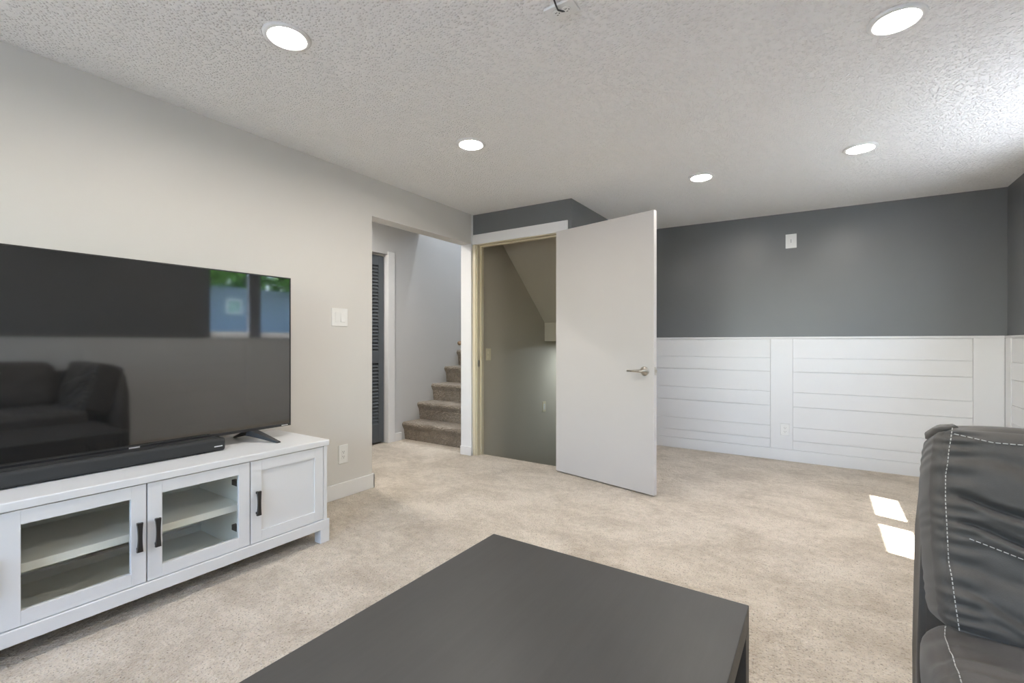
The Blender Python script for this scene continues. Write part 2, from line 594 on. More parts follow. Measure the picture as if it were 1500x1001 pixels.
# ------------------------------------------------------------------ hall and stairs up
bm = bm_new()
BY0, BY1, BZ = 2.50, 3.475, 2.062
box(bm, XH - 0.1, XH, 0.5, BY0, 0, 5.0)
box(bm, XH - 0.1, XH, BY1, 7.4, 0, 5.0)
box(bm, XH - 0.1, XH, BY0, BY1, BZ, 5.0)
tag(mk('wall_hall', bm, M_HALL), 'pale grey hall wall rising beside the carpeted stairs', 'wall', kind='structure')
bm = bm_new()
box(bm, XH - 0.75, XH - 0.65, BY0 - 0.2, BY1 + 0.2, 0, 2.3)
box(bm, XH - 0.65, XH - 0.1, BY0 - 0.2, BY0 - 0.1, 0, 2.3)
box(bm, XH - 0.65, XH - 0.1, BY1 + 0.1, BY1 + 0.2, 0, 2.3)
box(bm, XH - 0.65, XH - 0.1, BY0 - 0.1, BY1 + 0.1, 2.2, 2.3)
tag(mk('wall_closet', bm, M_HALL), 'back wall of the closet behind the louvred doors', 'wall', kind='structure')
bm = bm_new()
box(bm, XH - 0.1, XL - WT, 0.4, 0.5, 0, 2.4)
tag(mk('wall_hall_end', bm, M_HALL), 'pale grey end wall of the stair hall', 'wall', kind='structure')
# wall between the two flights
bm = bm_new()
box(bm, XL - WT, -2.81, 3.6, 7.4, 0, 5.0)
tag(mk('wall_stairs_up', bm, M_HALL), 'grey partition on the right of the carpeted stairs', 'wall', kind='structure')
bm = bm_new()
box(bm, XH - 0.1, XL - WT, 3.85, 3.95, 2.375, 5.0)
tag(mk('wall_upper_hall', bm, M_HALL), 'wall above the hall ceiling facing the upper stairs', 'wall', kind='structure')
bm = bm_new()
ux0, ux1 = XH + 0.12, XL - WT - 0.12
box(bm, XH - 0.1, ux0, 7.4, 7.5, 0, 5.0)
box(bm, ux1, -2.81, 7.4, 7.5, 0, 5.0)
box(bm, ux0, ux1, 7.4, 7.5, 0, 3.1)
box(bm, ux0, ux1, 7.4, 7.5, 4.7, 5.0)
tag(mk('wall_upper_end', bm, M_HALL), 'wall with an added window at the head of the stairs', 'wall', kind='structure')
bm = bm_new()
box(bm, XH - 0.1, -2.81, 3.85, 7.5, 5.0, 5.1)
tag(mk('ceiling_upper', bm, M_CEIL), 'white ceiling high over the carpeted stairs', 'ceiling', kind='structure')
w2 = thing('window_fill_upper', 'added white framed window bringing sky light to the carpeted stairs', 'window', ((ux0 + ux1) / 2, 7.45, 3.1), kind='structure')  # unseen window added to let sky light down the stairs
bm = bm_new()
for a in (ux0, ux1 - 0.05, (ux0 + ux1) / 2 - 0.025):
    box(bm, a, a + 0.05, 7.42, 7.48, 3.1, 4.7)
for z in (3.1, 4.65):
    box(bm, ux0 + 0.05, (ux0 + ux1) / 2 - 0.025, 7.42, 7.48, z, z + 0.05)
    box(bm, (ux0 + ux1) / 2 + 0.025, ux1 - 0.05, 7.42, 7.48, z, z + 0.05)
mk('window_frame', bm, M_WHITE, w2)
for a0, a1 in ((ux0 + 0.05, (ux0 + ux1) / 2 - 0.025), ((ux0 + ux1) / 2 + 0.025, ux1 - 0.05)):
    part_box('pane', w2, M_PANE, a0, a1, 7.448, 7.452, 3.15, 4.65)

bm = bm_new()
box(bm, XH, XH + 0.014, BY1 + 0.085, 3.66, 0, 0.09, 0.003)
tag(mk('baseboard_hall', bm, M_WHITE), 'short white skirting between the louvred closet and the stairs', 'baseboard', kind='structure')
bm = bm_new()
box(bm, XH - 0.1, XH + 0.014, BY1 - 0.01, BY1 + 0.085, 0, BZ + 0.03, 0.003)
tag(mk('trim_1', bm, M_WHITE), 'white upright casing beside the louvred closet door', 'trim', kind='structure')
bm = bm_new()
box(bm, XH - 0.075, XH - 0.045, BY0, BY1 - 0.012, BZ - 0.022, BZ, 0.002)
tag(mk('trim_2', bm, M_NICKEL), 'metal sliding track above the louvred closet door', 'trim', kind='structure')

# carpeted stairs up (each step a rounded, waterfall-wrapped tread)
RISE, RUN, SY0 = 0.2, 0.235, 3.715
st = thing('carpeted_stairs', 'brown carpeted stairs rising beside the grey hall wall', 'staircase', ((XH + XL - WT) / 2, SY0, 0))
NST = 12
for i in range(NST):
    y0 = SY0 + i * RUN
    z1 = (i + 1) * RISE
    zb = max(0.0, z1 - RISE - 0.02)
    # cross-section in (y,z): riser leaning in under a fat rounded nosing
    nr = 0.028
    pts = [(y0 + 0.004, zb)]
    pts += [(y0 - 0.012, z1 - 0.085)]
    for k in range(9):
        a = math.pi * (1.12 - k / 8 * 0.62)
        pts.append((y0 - 0.040 + nr + nr * math.cos(a), z1 - nr + nr * math.sin(a)))
    pts += [(y0 + RUN + 0.03, z1), (y0 + RUN + 0.03, zb)]
    bm = bm_new()
    prism(bm, pts, 'x', XH + 0.001, XL - WT - 0.001)
    o = mk('step', bm, M_STAIRC, st)
bm = bm_new()
box(bm, XH, XL - WT, SY0 + NST * RUN, 7.4, 2.3, 2.6)
tag(mk('floor_upper', bm, M_STAIRC), 'carpeted landing at the head of the stairs', 'floor', kind='structure')

# handrail on the partition to the right of the stairs
XP = XL - WT
hr = thing('handrail', 'brown wooden handrail end peeking past the narrow white wall end', 'handrail', (XP - 0.065, 3.58, 1.1))
bm = bm_new()
tube(bm, [(XP - 0.065, 3.575, 1.090), (XP - 0.065, 3.62, 1.098), (XP - 0.065, 6.4, 1.098 + 2.78 * RISE / RUN)], 0.021, 14)
mk('rail', bm, M_WOOD, hr, smooth=True)
for y in (3.80, 5.0, 6.2):
    z = 1.098 + (y - 3.62) * RISE / RUN
    bm = bm_new()
    tube(bm, [(XP - 0.001, y, z - 0.07), (XP - 0.05, y, z - 0.065), (XP - 0.065, y, z - 0.02)], 0.007, 8)
    mk('bracket', bm, M_NICKEL, hr, smooth=True)

# louvred bifold closet doors
bfo = thing('door_2', 'slate blue louvred bifold closet door in the hall', 'door', (XH - 0.06, BY1 - 0.02, 0.015), kind='structure')


def leaf(y0, y1):
    z0, z1 = 0.02, 2.036
    xa, xb = XH - 0.075, XH - 0.045
    stw = 0.072
    bm = bm_new()
    for a, b_ in ((y0, y0 + stw), (y1 - stw, y1)):
        box(bm, xa, xb, a, b_, z0, z1, 0.002)
    for a, b_ in ((z0, 0.215), (0.875, 0.995), (1.935, z1)):
        box(bm, xa, xb, y0 + stw, y1 - stw, a, b_)
    lf = mk('door_leaf', bm, M_BIFOLD, bfo)
    me = None
    for a, b_ in ((0.215, 0.875), (0.995, 1.935)):
        k = int((b_ - a) / 0.036)
        for i in range(k):
            z = a + (i + 0.5) * (b_ - a) / k
            if me is None:
                bm = bm_new()
                h = 0.019
                prism(bm, [(-0.014, h), (-0.010, h + 0.005), (0.014, -h), (0.010, -h - 0.005)], 'y', -(y1 - y0) / 2 + stw, (y1 - y0) / 2 - stw)
                me = bpy.data.meshes.new('slat')
                bm.to_mesh(me)
                bm.free()
                me.materials.append(M_BIFOLD)
            o = bpy.data.objects.new('slat', me)
            COL.objects.link(o)
            o.parent = lf
            o.location = Vector(((xa + xb) / 2, (y0 + y1) / 2, z)) - ROOT[bfo.name]
    return lf


leaf(2.985, 3.452)
leaf(2.51, 2.977)

# ------------------------------------------------------------------ stairs down (behind the white door)
XSL, XSR = -2.80, DX1
bm = bm_new()
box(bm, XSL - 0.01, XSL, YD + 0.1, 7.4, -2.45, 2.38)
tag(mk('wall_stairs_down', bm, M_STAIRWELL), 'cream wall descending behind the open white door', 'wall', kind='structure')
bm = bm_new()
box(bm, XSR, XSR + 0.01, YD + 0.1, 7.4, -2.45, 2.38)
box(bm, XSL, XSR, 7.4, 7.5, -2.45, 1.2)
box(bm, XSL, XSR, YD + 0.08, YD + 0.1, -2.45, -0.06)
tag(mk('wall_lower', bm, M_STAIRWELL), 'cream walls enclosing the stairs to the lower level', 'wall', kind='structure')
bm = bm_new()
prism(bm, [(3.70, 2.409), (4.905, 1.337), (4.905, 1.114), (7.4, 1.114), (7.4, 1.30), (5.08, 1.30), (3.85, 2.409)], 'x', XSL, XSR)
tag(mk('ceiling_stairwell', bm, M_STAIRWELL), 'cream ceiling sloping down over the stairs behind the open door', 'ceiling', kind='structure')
sd = thing('stairs_down', 'carpeted stairs going down behind the open white door', 'staircase', ((XSL + XSR) / 2, 3.66, -2.4))
for i in range(11):
    y0 = 3.665 + i * 0.25
    z1 = -(i + 1) * 0.2
    bm = bm_new()
    box(bm, XSL + 0.001, XSR - 0.001, y0, y0 + 0.28, -2.4 if i > 5 else z1 - 0.4, z1, 0.012)
    mk('step', bm, M_STAIRC, sd)
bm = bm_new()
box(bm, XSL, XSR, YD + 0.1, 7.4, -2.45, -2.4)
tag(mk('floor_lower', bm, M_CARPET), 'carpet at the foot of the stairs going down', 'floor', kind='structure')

# door frame
bm = bm_new()
box(bm, DX0, DX0 + 0.018, YD - 0.004, YD + 0.10, 0, DZ - 0.001)
box(bm, DX1 - 0.018, DX1, YD - 0.004, YD + 0.10, 0, DZ - 0.001)
box(bm, DX0 + 0.018, DX1 - 0.018, YD - 0.004, YD + 0.10, DZ - 0.019, DZ - 0.001)
box(bm, DX0 + 0.018, DX0 + 0.030, YD + 0.045, YD + 0.08, 0, DZ - 0.019)
box(bm, DX1 - 0.030, DX1 - 0.018, YD + 0.045, YD + 0.08, 0, DZ - 0.019)
box(bm, DX0 + 0.030, DX1 - 0.030, YD + 0.045, YD + 0.08, DZ - 0.031, DZ - 0.019)
jamb = tag(mk('trim_3', bm, M_CREAM), 'cream painted jamb of the stair doorway', 'trim', kind='structure')
bm = bm_new()
box(bm, DX0 + 0.0181, DX0 + 0.0205, YD + 0.004, YD + 0.036, 0.862, 0.925, 0.0008)
mk('strike_plate', bm, M_NICKEL, jamb)
bm = bm_new()
box(bm, XL + 0.002, DX1 + 0.082, YD - 0.016, YD, DZ - 0.012, 2.143, 0.002)
tag(mk('trim_4', bm, M_WHITE), 'white head casing above the stair doorway', 'trim', kind='structure')
bm = bm_new()
box(bm, DX1 - 0.006, DX1 + 0.082, YD - 0.016, YD, 0, DZ - 0.013, 0.002)
tag(mk('trim_5', bm, M_WHITE), 'white side casing behind the hinged edge of the door', 'trim', kind='structure')
bm = bm_new()
box(bm, XL + 0.004, DX0 + 0.006, YD - 0.016, YD, 0, DZ - 0.013, 0.002)
tag(mk('trim_6', bm, M_CREAM), 'narrow cream casing between the wall end and the doorway', 'trim', kind='structure')

# ------------------------------------------------------------------ white slab door (open)
DL, DH, DT = 0.912, 2.03, 0.040
hx, hy = -1.880, 3.488
d1 = thing('door_1', 'plain off-white slab door standing wide open with lever handle', 'door', (hx, hy, 0.011), -math.atan2(0.198, 0.893), kind='structure')
# local frame: x along the leaf, y away from the camera, z up
bm = bm_new()
box(bm, 0, DL, 0, DT, 0, DH, 0.002)
mk('leaf', bm, M_DOOR, d1, local=True)


def lever(side):
    # side -1: camera face (y=0), +1: back face (y=DT)
    yf = 0.0 if side < 0 else DT
    cxh, cz = DL - 0.072, 0.882
    bm = bm_new()
    prof = [(0.0, 0.0), (0.033, 0.0), (0.033, 0.006), (0.028, 0.012), (0.014, 0.015), (0.0115, 0.020), (0.0115, 0.044), (0.0, 0.044)]
    lathe(bm, prof, seg=28)
    bmesh.ops.remove_doubles(bm, verts=bm.verts, dist=1e-5)
    bmesh.ops.rotate(bm, verts=bm.verts, cent=(0, 0, 0), matrix=Matrix.Rotation(math.pi / 2 * (1 if side < 0 else -1), 3, 'X'))
    bmesh.ops.translate(bm, verts=bm.verts, vec=(cxh, yf, cz))
    bmesh.ops.recalc_face_normals(bm, faces=bm.faces)
    r = mk('rosette', bm, M_NICKEL, d1, local=True, smooth=True)
    bm = bm_new()
    yy = yf + side * 0.043
    tube(bm, [(cxh + 0.012, yy, cz), (cxh - 0.02, yy, cz), (cxh - 0.07, yy - side * 0.002, cz - 0.001), (cxh - 0.125, yy - side * 0.008, cz - 0.003)],
         [0.0095, 0.0095, 0.0080, 0.0075], 12)
    mk('lever', bm, M_NICKEL, r, local=True, smooth=True)


lever(-1)
lever(1)
bm = bm_new()
box(bm, DL - 0.0005, DL + 0.0018, DT / 2 - 0.0125, DT / 2 + 0.0125, 0.855, 0.912, 0.0006)
lp = mk('latch_plate', bm, M_NICKEL, d1, local=True)
bm = bm_new()
box(bm, DL + 0.0018, DL + 0.011, DT / 2 - 0.007, DT / 2 + 0.007, 0.874, 0.893, 0.002)
mk('latch_bolt', bm, M_NICKEL, lp, local=True)
for z in (0.20, 1.0, 1.80):
    bm = bm_new()
    tube(bm, [(-0.004, DT + 0.004, z - 0.045), (-0.004, DT + 0.004, z + 0.045)], 0.006, 10)
    mk('hinge', bm, M_NICKEL, d1, local=True)

# ------------------------------------------------------------------ window in the right wall
w1 = thing('window_1', 'two-pane dark framed window above the wainscot, seen mirrored in the television', 'window', (XR + 0.12, (WY0 + WY1) / 2, WZ0), kind='structure')
XG = XR + 0.125
bm = bm_new()
fr = 0.05
PA = (2.76, 3.237)
PB = (3.392, 3.869)
PZ0, PZ1 = 1.235, 2.07
for a0, a1 in ((WY0, PA[0]), (PA[1], PB[0]), (PB[1], WY1)):
    box(bm, XG - 0.03, XG + 0.03, a0, a1, WZ0, WZ1)
for a0, a1 in (PA, PB):
    box(bm, XG - 0.03, XG + 0.03, a0, a1, PZ1, WZ1)
mk('window_frame', bm, paint('window_frame_grey', (0.16, 0.165, 0.18), 0.45), w1)
for a0, a1 in (PA, PB):
    part_box('pane', w1, M_PANE, XG - 0.002, XG + 0.002, a0, a1, PZ0, PZ1)
bm = bm_new()
box(bm, XR - 0.022, XG - 0.03, WY0 + 0.001, WY1 - 0.001, WZ0 + 0.0005, WZ0 + 0.008, 0.002)
mk('window_sill', bm, M_WHITE, w1)
for a0, a1 in (PA, PB):
    part_box('bottom_rail', w1, M_WHITE, XG - 0.03, XG + 0.03, a0, a1, WZ0, PZ0, 0.003)

# picture window added behind the viewer as daylight fill
w3 = thing('window_fill_back', 'added wide white framed window for daylight fill, opposite the white stair door', 'window', ((QX0 + QX1) / 2, YB - 0.06, QZ0), kind='structure')
bm = bm_new()
cols = [QX0 + (QX1 - QX0) * k / 3 for k in range(4)]
for a in cols:
    c_ = min(max(a, QX0 + 0.03), QX1 - 0.03)
    box(bm, c_ - 0.03, c_ + 0.03, YB - 0.09, YB - 0.03, QZ0, QZ1)
for k in range(3):
    a0 = cols[k] + (0.06 if k == 0 else 0.03)
    a1 = cols[k + 1] - (0.06 if k == 2 else 0.03)
    for z in (QZ0, QZ1 - 0.06):
        box(bm, a0, a1, YB - 0.09, YB - 0.03, z, z + 0.06)
mk('window_frame', bm, M_WHITE, w3)
for k in range(3):
    a0 = cols[k] + (0.06 if k == 0 else 0.03)
    a1 = cols[k + 1] - (0.06 if k == 2 else 0.03)
    part_box('pane', w3, M_PANE, a0, a1, YB - 0.062, YB - 0.058, QZ0 + 0.06, QZ1 - 0.06)

# ------------------------------------------------------------------ recessed ceiling lights


def downlight(x, y, label, lens=M_LENS, z=None, group='recessed ceiling lights'):
    z = HC(x, y) if z is None else z
    t = thing('recessed_light', label, 'ceiling light', (x, y, z), group=group)
    bm = bm_new()
    lathe(bm, [(0.0673, 0.004), (0.0680, -0.0060), (0.073, -0.0095), (0.085, -0.0085), (0.0905, -0.003), (0.0905, 0.006)], seg=48)
    bmesh.ops.recalc_face_normals(bm, faces=bm.faces)
    mk('trim_ring', bm, M_RING, t, local=True, smooth=True)
    bm = bm_new()
    r = lathe(bm, [(0.0672, 0.004), (0.0672, -0.0018), (0.062, -0.0022), (0.035, -0.0026)], seg=48)
    bm.faces.new(list(r[-1]))
    bmesh.ops.recalc_face_normals(bm, faces=bm.faces)
    mk('lens', bm, lens, t, local=True)
    return t


downlight(-1.797, 1.057, 'round white recessed ceiling light in front of the television')
downlight(-1.811, 2.253, 'round white recessed ceiling light in front of the hall opening')
downlight(-0.734, 3.593, 'round white recessed ceiling light over the end of the open door')
downlight(0.201, 3.566, 'round white recessed ceiling light before the dark wall near the window')
downlight(0.233, 2.228, 'round white recessed ceiling light above the end of the sofa back')
downlight(0.22, 1.0, 'added round white recessed ceiling light over the seat of the sofa')  # this and the next two are unseen lamps added for fill
downlight(-1.8, -0.45, 'added round white recessed ceiling light near the wall opposite the door')
downlight(0.22, -0.45, 'added round white recessed ceiling light over the armrest end of the sofa')
downlight(-3.45, 4.6, 'added round recessed light imitating upstairs daylight high above the lower carpeted steps', M_FILL_UP, 5.0, 'added hall lights')  # unseen pair of lamps added in place of daylight from upstairs
downlight(-3.45, 6.2, 'added round recessed light imitating upstairs daylight high above the upper carpeted steps', M_FILL_UP, 5.0, 'added hall lights')
downlight(-3.45, 2.5, 'added round recessed fill light in the hall ceiling by the closet', M_FILL_HALL, 2.375, 'added hall lights')  # unseen lamp added to brighten the hall
downlight(-2.34, 5.35, 'added round recessed light imitating window light over the lower stairs', M_FILL_LOW, 1.114, 'added lower stair lights')  # added lamp standing in for window light on the lower level

# ------------------------------------------------------------------ electrical plates


def plate_frame(x, y, z, rz):
    """local frame for a wall plate: x across, z up, -y out of the wall"""
    return (x, y, z), rz


def wall_plate(name, label, cat, loc, rz, w, h, mat, kind):
    t = thing(name, label, cat, loc, rz)
    bm = bm_new()
    box(bm, -w / 2, w / 2, -0.006, 0, -h / 2, h / 2, 0.0022)
    mk('plate', bm, mat, t, local=True)
    if kind == 'double_rocker':
        for s, tilt in ((-1, 0.002), (1, -0.002)):
            bm = bm_new()
            cx_ = s * w * 0.175
            prism(bm, [(-0.006, -0.034), (-0.0085 + tilt * 0.8, -0.033), (-0.008, 0), (-0.0085 - tilt * 0.8, 0.033), (-0.006, 0.034)], 'x', cx_ - 0.0165, cx_ + 0.0165)
            mk('rocker', bm, M_PLATE, t, local=True)
    if kind == 'toggle':
        for zc in (h * 0.16, -h * 0.2):
            bm = bm_new()
            box(bm, -w * 0.2, w * 0.2, -0.011, -0.006, zc - h * 0.11, zc + h * 0.11, 0.001)
            mk('rocker', bm, mat, t, local=True)
    if kind == 'outlet':
        bm = bm_new()
        box(bm, -0.0165, 0.0165, -0.0078, -0.006, -0.034, 0.034, 0.0008)
        f = mk('receptacle', bm, M_PLATE, t, local=True)
        for zc in (0.017, -0.017):
            bm = bm_new()
            box(bm, -0.0075, -0.0055, -0.0084, -0.0078, zc - 0.004, zc + 0.005)
            box(bm, 0.0055, 0.0075, -0.0084, -0.0078, zc - 0.003, zc + 0.004)
            box(bm, -0.002, 0.002, -0.0084, -0.0078, zc - 0.012, zc - 0.008)
            mk('socket_slots', bm, M_SLOT, f, local=True)
    if kind == 'single':
        bm = bm_new()
        box(bm, -0.02, 0.02, -0.0075, -0.006, -0.045, 0.045, 0.0008)
        f = mk('insert', bm, M_PLATE, t, local=True)
        bm = bm_new()
        box(bm, -0.0025, 0.0025, -0.0082, -0.0075, -0.016, 0.016)
        mk('socket_slots', bm, paint('plate_mark', (0.35, 0.36, 0.36), 0.5), f, local=True)
    return t


wall_plate('light_switch', 'white double rocker light switch on the pale wall by the opening', 'light switch',
           (XL, 2.052, 1.277), math.pi / 2, 0.130, 0.126, M_PLATE, 'double_rocker')
wall_plate('wall_outlet', 'white wall outlet beside the media console', 'outlet',
           (XL, 2.081, 0.306), math.pi / 2, 0.075, 0.130, M_PLATE, 'outlet')
wall_plate('wall_outlet', 'white outlet low on the upright wainscot stile', 'outlet',
           (-0.281, YF - 0.018, 0.290), 0, 0.074, 0.108, M_PLATE, 'outlet')
wall_plate('wall_plate', 'white blank-looking plate high on the dark grey wall', 'wall plate',
           (-0.234, YF, 2.038), 0, 0.088, 0.130, M_PLATE, 'single')
wall_plate('light_switch', 'almond light switch on the cream stairwell wall', 'light switch',
           (XSL, 3.760, 0.978), math.pi / 2, 0.080, 0.120, M_PLATEC, 'toggle')
wall_plate('wall_outlet', 'small white outlet low on the descending stairwell wall', 'outlet',
           (XSL, 4.885, 0.322), math.pi / 2, 0.075, 0.125, M_PLATEC, 'outlet')

# ceiling outlet with a cut cable
zc = HC(-0.79, 1.508)
co = thing('ceiling_outlet', 'white duplex outlet plate on the ceiling with a short dark cable', 'outlet', (-0.79, 1.508, zc))
bm = bm_new()
box(bm, -0.0575, 0.0575, -0.035, 0.035, -0.010, 0.0, 0.002)
mk('plate', bm, M_PLATE, co, local=True)
for s in (-1, 1):
    bm = bm_new()
    lathe(bm, [(0.0165, -0.010), (0.0165, -0.0125), (0.0155, -0.013), (0.0, -0.013)], cx=s * 0.0195, seg=24)
    bmesh.ops.remove_doubles(bm, verts=bm.verts, dist=1e-5)
    bmesh.ops.recalc_face_normals(bm, faces=bm.faces)
    r = mk('receptacle', bm, M_PLATE, co, local=True)
    bm = bm_new()
    cx_ = s * 0.0195
    box(bm, cx_ - 0.004, cx_ + 0.005, -0.0075, -0.0055, -0.0137, -0.013)
    box(bm, cx_ - 0.003, cx_ + 0.004, 0.0055, 0.0075, -0.0137, -0.013)
    box(bm, cx_ + 0.008, cx_ + 0.012, -0.002, 0.002, -0.0137, -0.013)
    mk('socket_slots', bm, M_SLOT, r, local=True)
bm = bm_new()
tube(bm, [(0.010, 0.004, -0.011), (0.006, -0.006, -0.016), (-0.002, -0.024, -0.019), (0.0, -0.045, -0.014), (0.004, -0.07, -0.006), (0.006, -0.10, -0.004), (0.02, -0.20, -0.004)], 0.0032, 8)
mk('cable', bm, M_BLACKP, co, local=True, smooth=True)

# ------------------------------------------------------------------ media console
CX0, CX1 = -2.800, -2.300            # back, front of the carcass
CY0, CY1 = -0.078, 1.572
CXF = -2.283                          # door faces
ZB0, ZB1 = 0.075, 0.125               # base rail
ZT0, ZT1 = 0.529, 0.561               # top slab
mc = thing('media_console', 'white media console with two glass doors between two panelled doors', 'tv stand', (-2.55, 0.747, 0))
bm = bm_new()
box(bm, CX0 - 0.010, -2.276, CY0 - 0.012, CY1 + 0.012, ZT0, ZT1, 0.004)
mk('top', bm, M_CAB, mc)
bm = bm_new()
box(bm, CX0, CXF, CY0, CY0 + 0.02, ZB1 + 0.0005, ZT0 - 0.0005)
mk('side_panel', bm, M_CAB, mc)
bm = bm_new()
box(bm, CX0, CXF, CY1 - 0.02, CY1, ZB1 + 0.0005, ZT0 - 0.0005)
mk('side_panel', bm, M_CAB, mc)
DY = [0.340 - 0.398, 0.340, 0.749, 1.158, 1.552]
for y in (0.340, 1.158):
    bm = bm_new()
    box(bm, CX0 + 0.01, -2.306, y - 0.01, y + 0.01, 0.0921, ZT0 - 0.0005)
    mk('divider', bm, M_CABIN, mc)
bm = bm_new()
box(bm, CX0 + 0.01, -2.306, CY0 + 0.02, 0.33, 0.078, 0.092)
box(bm, CX0 + 0.01, -2.306, 0.35, 1.148, 0.078, 0.092)
box(bm, CX0 + 0.01, -2.306, 1.168, CY1 - 0.02, 0.078, 0.092)
mk('bottom_panel', bm, M_CABIN, mc)
bm = bm_new()
box(bm, CX0 + 0.012, -2.345, 0.351, 1.147, 0.288, 0.320, 0.002)
mk('shelf', bm, M_CABIN, mc)
# back panel with a rounded cable slot
bm = bm_new()
yb0, yb1, zb0, zb1 = CY0 + 0.02, CY1 - 0.02, 0.0921, ZT0
sy0, sy1, sz0, sz1, sr = 0.686, 0.93, 0.098, 0.175, 0.030
ring = []
for (cy_, cz_, a0) in ((sy1 - sr, sz0 + sr, -90), (sy1 - sr, sz1 - sr, 0), (sy0 + sr, sz1 - sr, 90), (sy0 + sr, sz0 + sr, 180)):
    for k in range(7):
        a = math.radians(a0 + k * 15)
        ring.append((cy_ + sr * math.cos(a), cz_ + sr * math.sin(a)))
for xx in (CX0, CX0 + 0.010):
    out = [bm.verts.new((xx, y, z)) for y, z in ((yb0, zb0), (yb1, zb0), (yb1, zb1), (yb0, zb1))]
    inn = [bm.verts.new((xx, y, z)) for y, z in ring]
    es = [bm.edges.new((out[i], out[(i + 1) % 4])) for i in range(4)] + [bm.edges.new((inn[i], inn[(i + 1) % len(inn)])) for i in range(len(inn))]
    bmesh.ops.triangle_fill(bm, use_beauty=True, use_dissolve=False, edges=es)
mk('back_panel', bm, M_CABIN, mc)
# base plinth with feet
bm = bm_new()
xb0, xb1, yb0, yb1 = CX0, -2.274, CY0 - 0.010, CY1 + 0.010
box(bm, xb1 - 0.03, xb1, yb0, yb1, ZB0, ZB1, 0.002)
box(bm, xb0, xb0 + 0.03, yb0, yb1, ZB0, ZB1, 0.002)
box(bm, xb0 + 0.03, xb1 - 0.03, yb0, yb0 + 0.03, ZB0, ZB1)
box(bm, xb0 + 0.03, xb1 - 0.03, yb1 - 0.03, yb1, ZB0, ZB1)
mk('base_frame', bm, M_CAB, mc)
for ya in (yb0, yb1 - 0.055):
    for xa in (xb0, xb1 - 0.055):
        part_box('foot', mc, M_CAB, xa, xa + 0.055, ya, ya + 0.055, 0, ZB0, 0.002)


def handle(parent, y, zc):
    bm = bm_new()
    # flat bar, waisted in the middle, on two short posts
    ys, zs = [], []
    L, rows = 0.116, 12
    A, B_ = [], []
    sec = []
    for k in range(rows + 1):
        s = k / rows * 2 - 1
        w = 0.0065 + 0.0035 * s * s
        zz = zc + s * L / 2
        xo = CXF + 0.024 - 0.003 * s * s
        sec.append([bm.verts.new((xo + dx, y + dy * w, zz)) for dx, dy in ((-0.006, -1), (0.005, -1), (0.005, 1), (-0.006, 1))])
    for a, b_ in zip(sec, sec[1:]):
        for k in range(4):
            bm.faces.new([a[k], a[(k + 1) % 4], b_[(k + 1) % 4], b_[k]])
    bm.faces.new(sec[0])
    bm.faces.new(sec[-1])
    for s in (-0.85, 0.85):
        z0 = zc + s * L / 2
        box(bm, CXF, CXF + 0.020, y - 0.005, y + 0.005, z0 - 0.005, z0 + 0.005)
    bmesh.ops.recalc_face_normals(bm, faces=bm.faces)
    return mk('handle', bm, M_HANDLE, parent)


ZD0, ZD1 = 0.1285, 0.526
for i in range(4):
    a, b_ = DY[i] + 0.0025, DY[i + 1] - 0.0025
    solid = i in (0, 3)
    s = 0.050 if not solid else 0.052
    bm = bm_new()
    xd0, xd1 = -2.303, CXF
    box(bm, xd0, xd1, a, a + s, ZD0, ZD1, 0.0015)
    box(bm, xd0, xd1, b_ - s, b_, ZD0, ZD1, 0.0015)
    box(bm, xd0, xd1, a + s, b_ - s, ZD0, ZD0 + s, 0.0)
    box(bm, xd0, xd1, a + s, b_ - s, ZD1 - s, ZD1, 0.0)
    dr = mk('door', bm, M_CAB, mc)
    if solid:
        part_box('panel', dr, M_CAB, xd0 + 0.002, xd1 - 0.007, a + s, b_ - s, ZD0 + s, ZD1 - s)
    else:
        o = part_box('glass_pane', dr, M_CGLASS, xd0 + 0.006, xd0 + 0.009, a + s, b_ - s, ZD0 + s, ZD1 - s)
    hy_ = {0: b_ - 0.028, 1: b_ - 0.028, 2: a + 0.028, 3: a + 0.028}[i]
    handle(dr, hy_, 0.322)
    if not solid:
        for zz in (0.215, 0.43):
            yy = a + s - 0.022 if i == 1 else b_ - s + 0.004
            bm = bm_new()
            box(bm, xd0 - 0.05, xd0 - 0.001, yy - (0.0 if i == 1 else 0.004), yy + 0.016, zz - 0.013, zz + 0.013, 0.002)
            mk('hinge', bm, M_HANDLE, dr)

# ------------------------------------------------------------------ television
XT = -2.570
TY0, TY1, TZ0, TZ1 = 0.020, 1.531, 0.620, 1.472
tv = thing('television', 'large flat black television standing on the white console', 'television', (XT, (TY0 + TY1) / 2, ZT1))
bm = bm_new()
box(bm, XT - 0.028, XT, TY0, TY1, TZ0, TZ1, 0.002)
box(bm, XT - 0.070, XT - 0.028, TY0 + 0.25, TY1 - 0.25, TZ0 + 0.03, TZ0 + 0.45, 0.01)
mk('housing', bm, M_BEZEL, tv)
bm = bm_new()
bw = 0.006
box(bm, XT, XT + 0.003, TY0, TY0 + bw, TZ0, TZ1)
box(bm, XT, XT + 0.003, TY1 - bw, TY1, TZ0, TZ1)
box(bm, XT, XT + 0.003, TY0 + bw, TY1 - bw, TZ1 - bw, TZ1)
box(bm, XT, XT + 0.004, TY0 + bw, TY1 - bw, TZ0, TZ0 + 0.015, 0.001)
mk('bezel', bm, M_BLACKP, tv)
part_box('screen', tv, M_SCREEN, XT + 0.0002, XT + 0.0015, TY0 + bw, TY1 - bw, TZ0 + 0.015, TZ1 - bw)
part_box('badge', tv, M_BADGE, XT + 0.004, XT + 0.005, 0.775, 0.815, TZ0 + 0.003, TZ0 + 0.011)
part_box('badge', tv, M_BADGE, XT + 0.004, XT + 0.005, 1.475, 1.512, TZ0 + 0.004, TZ0 + 0.008)
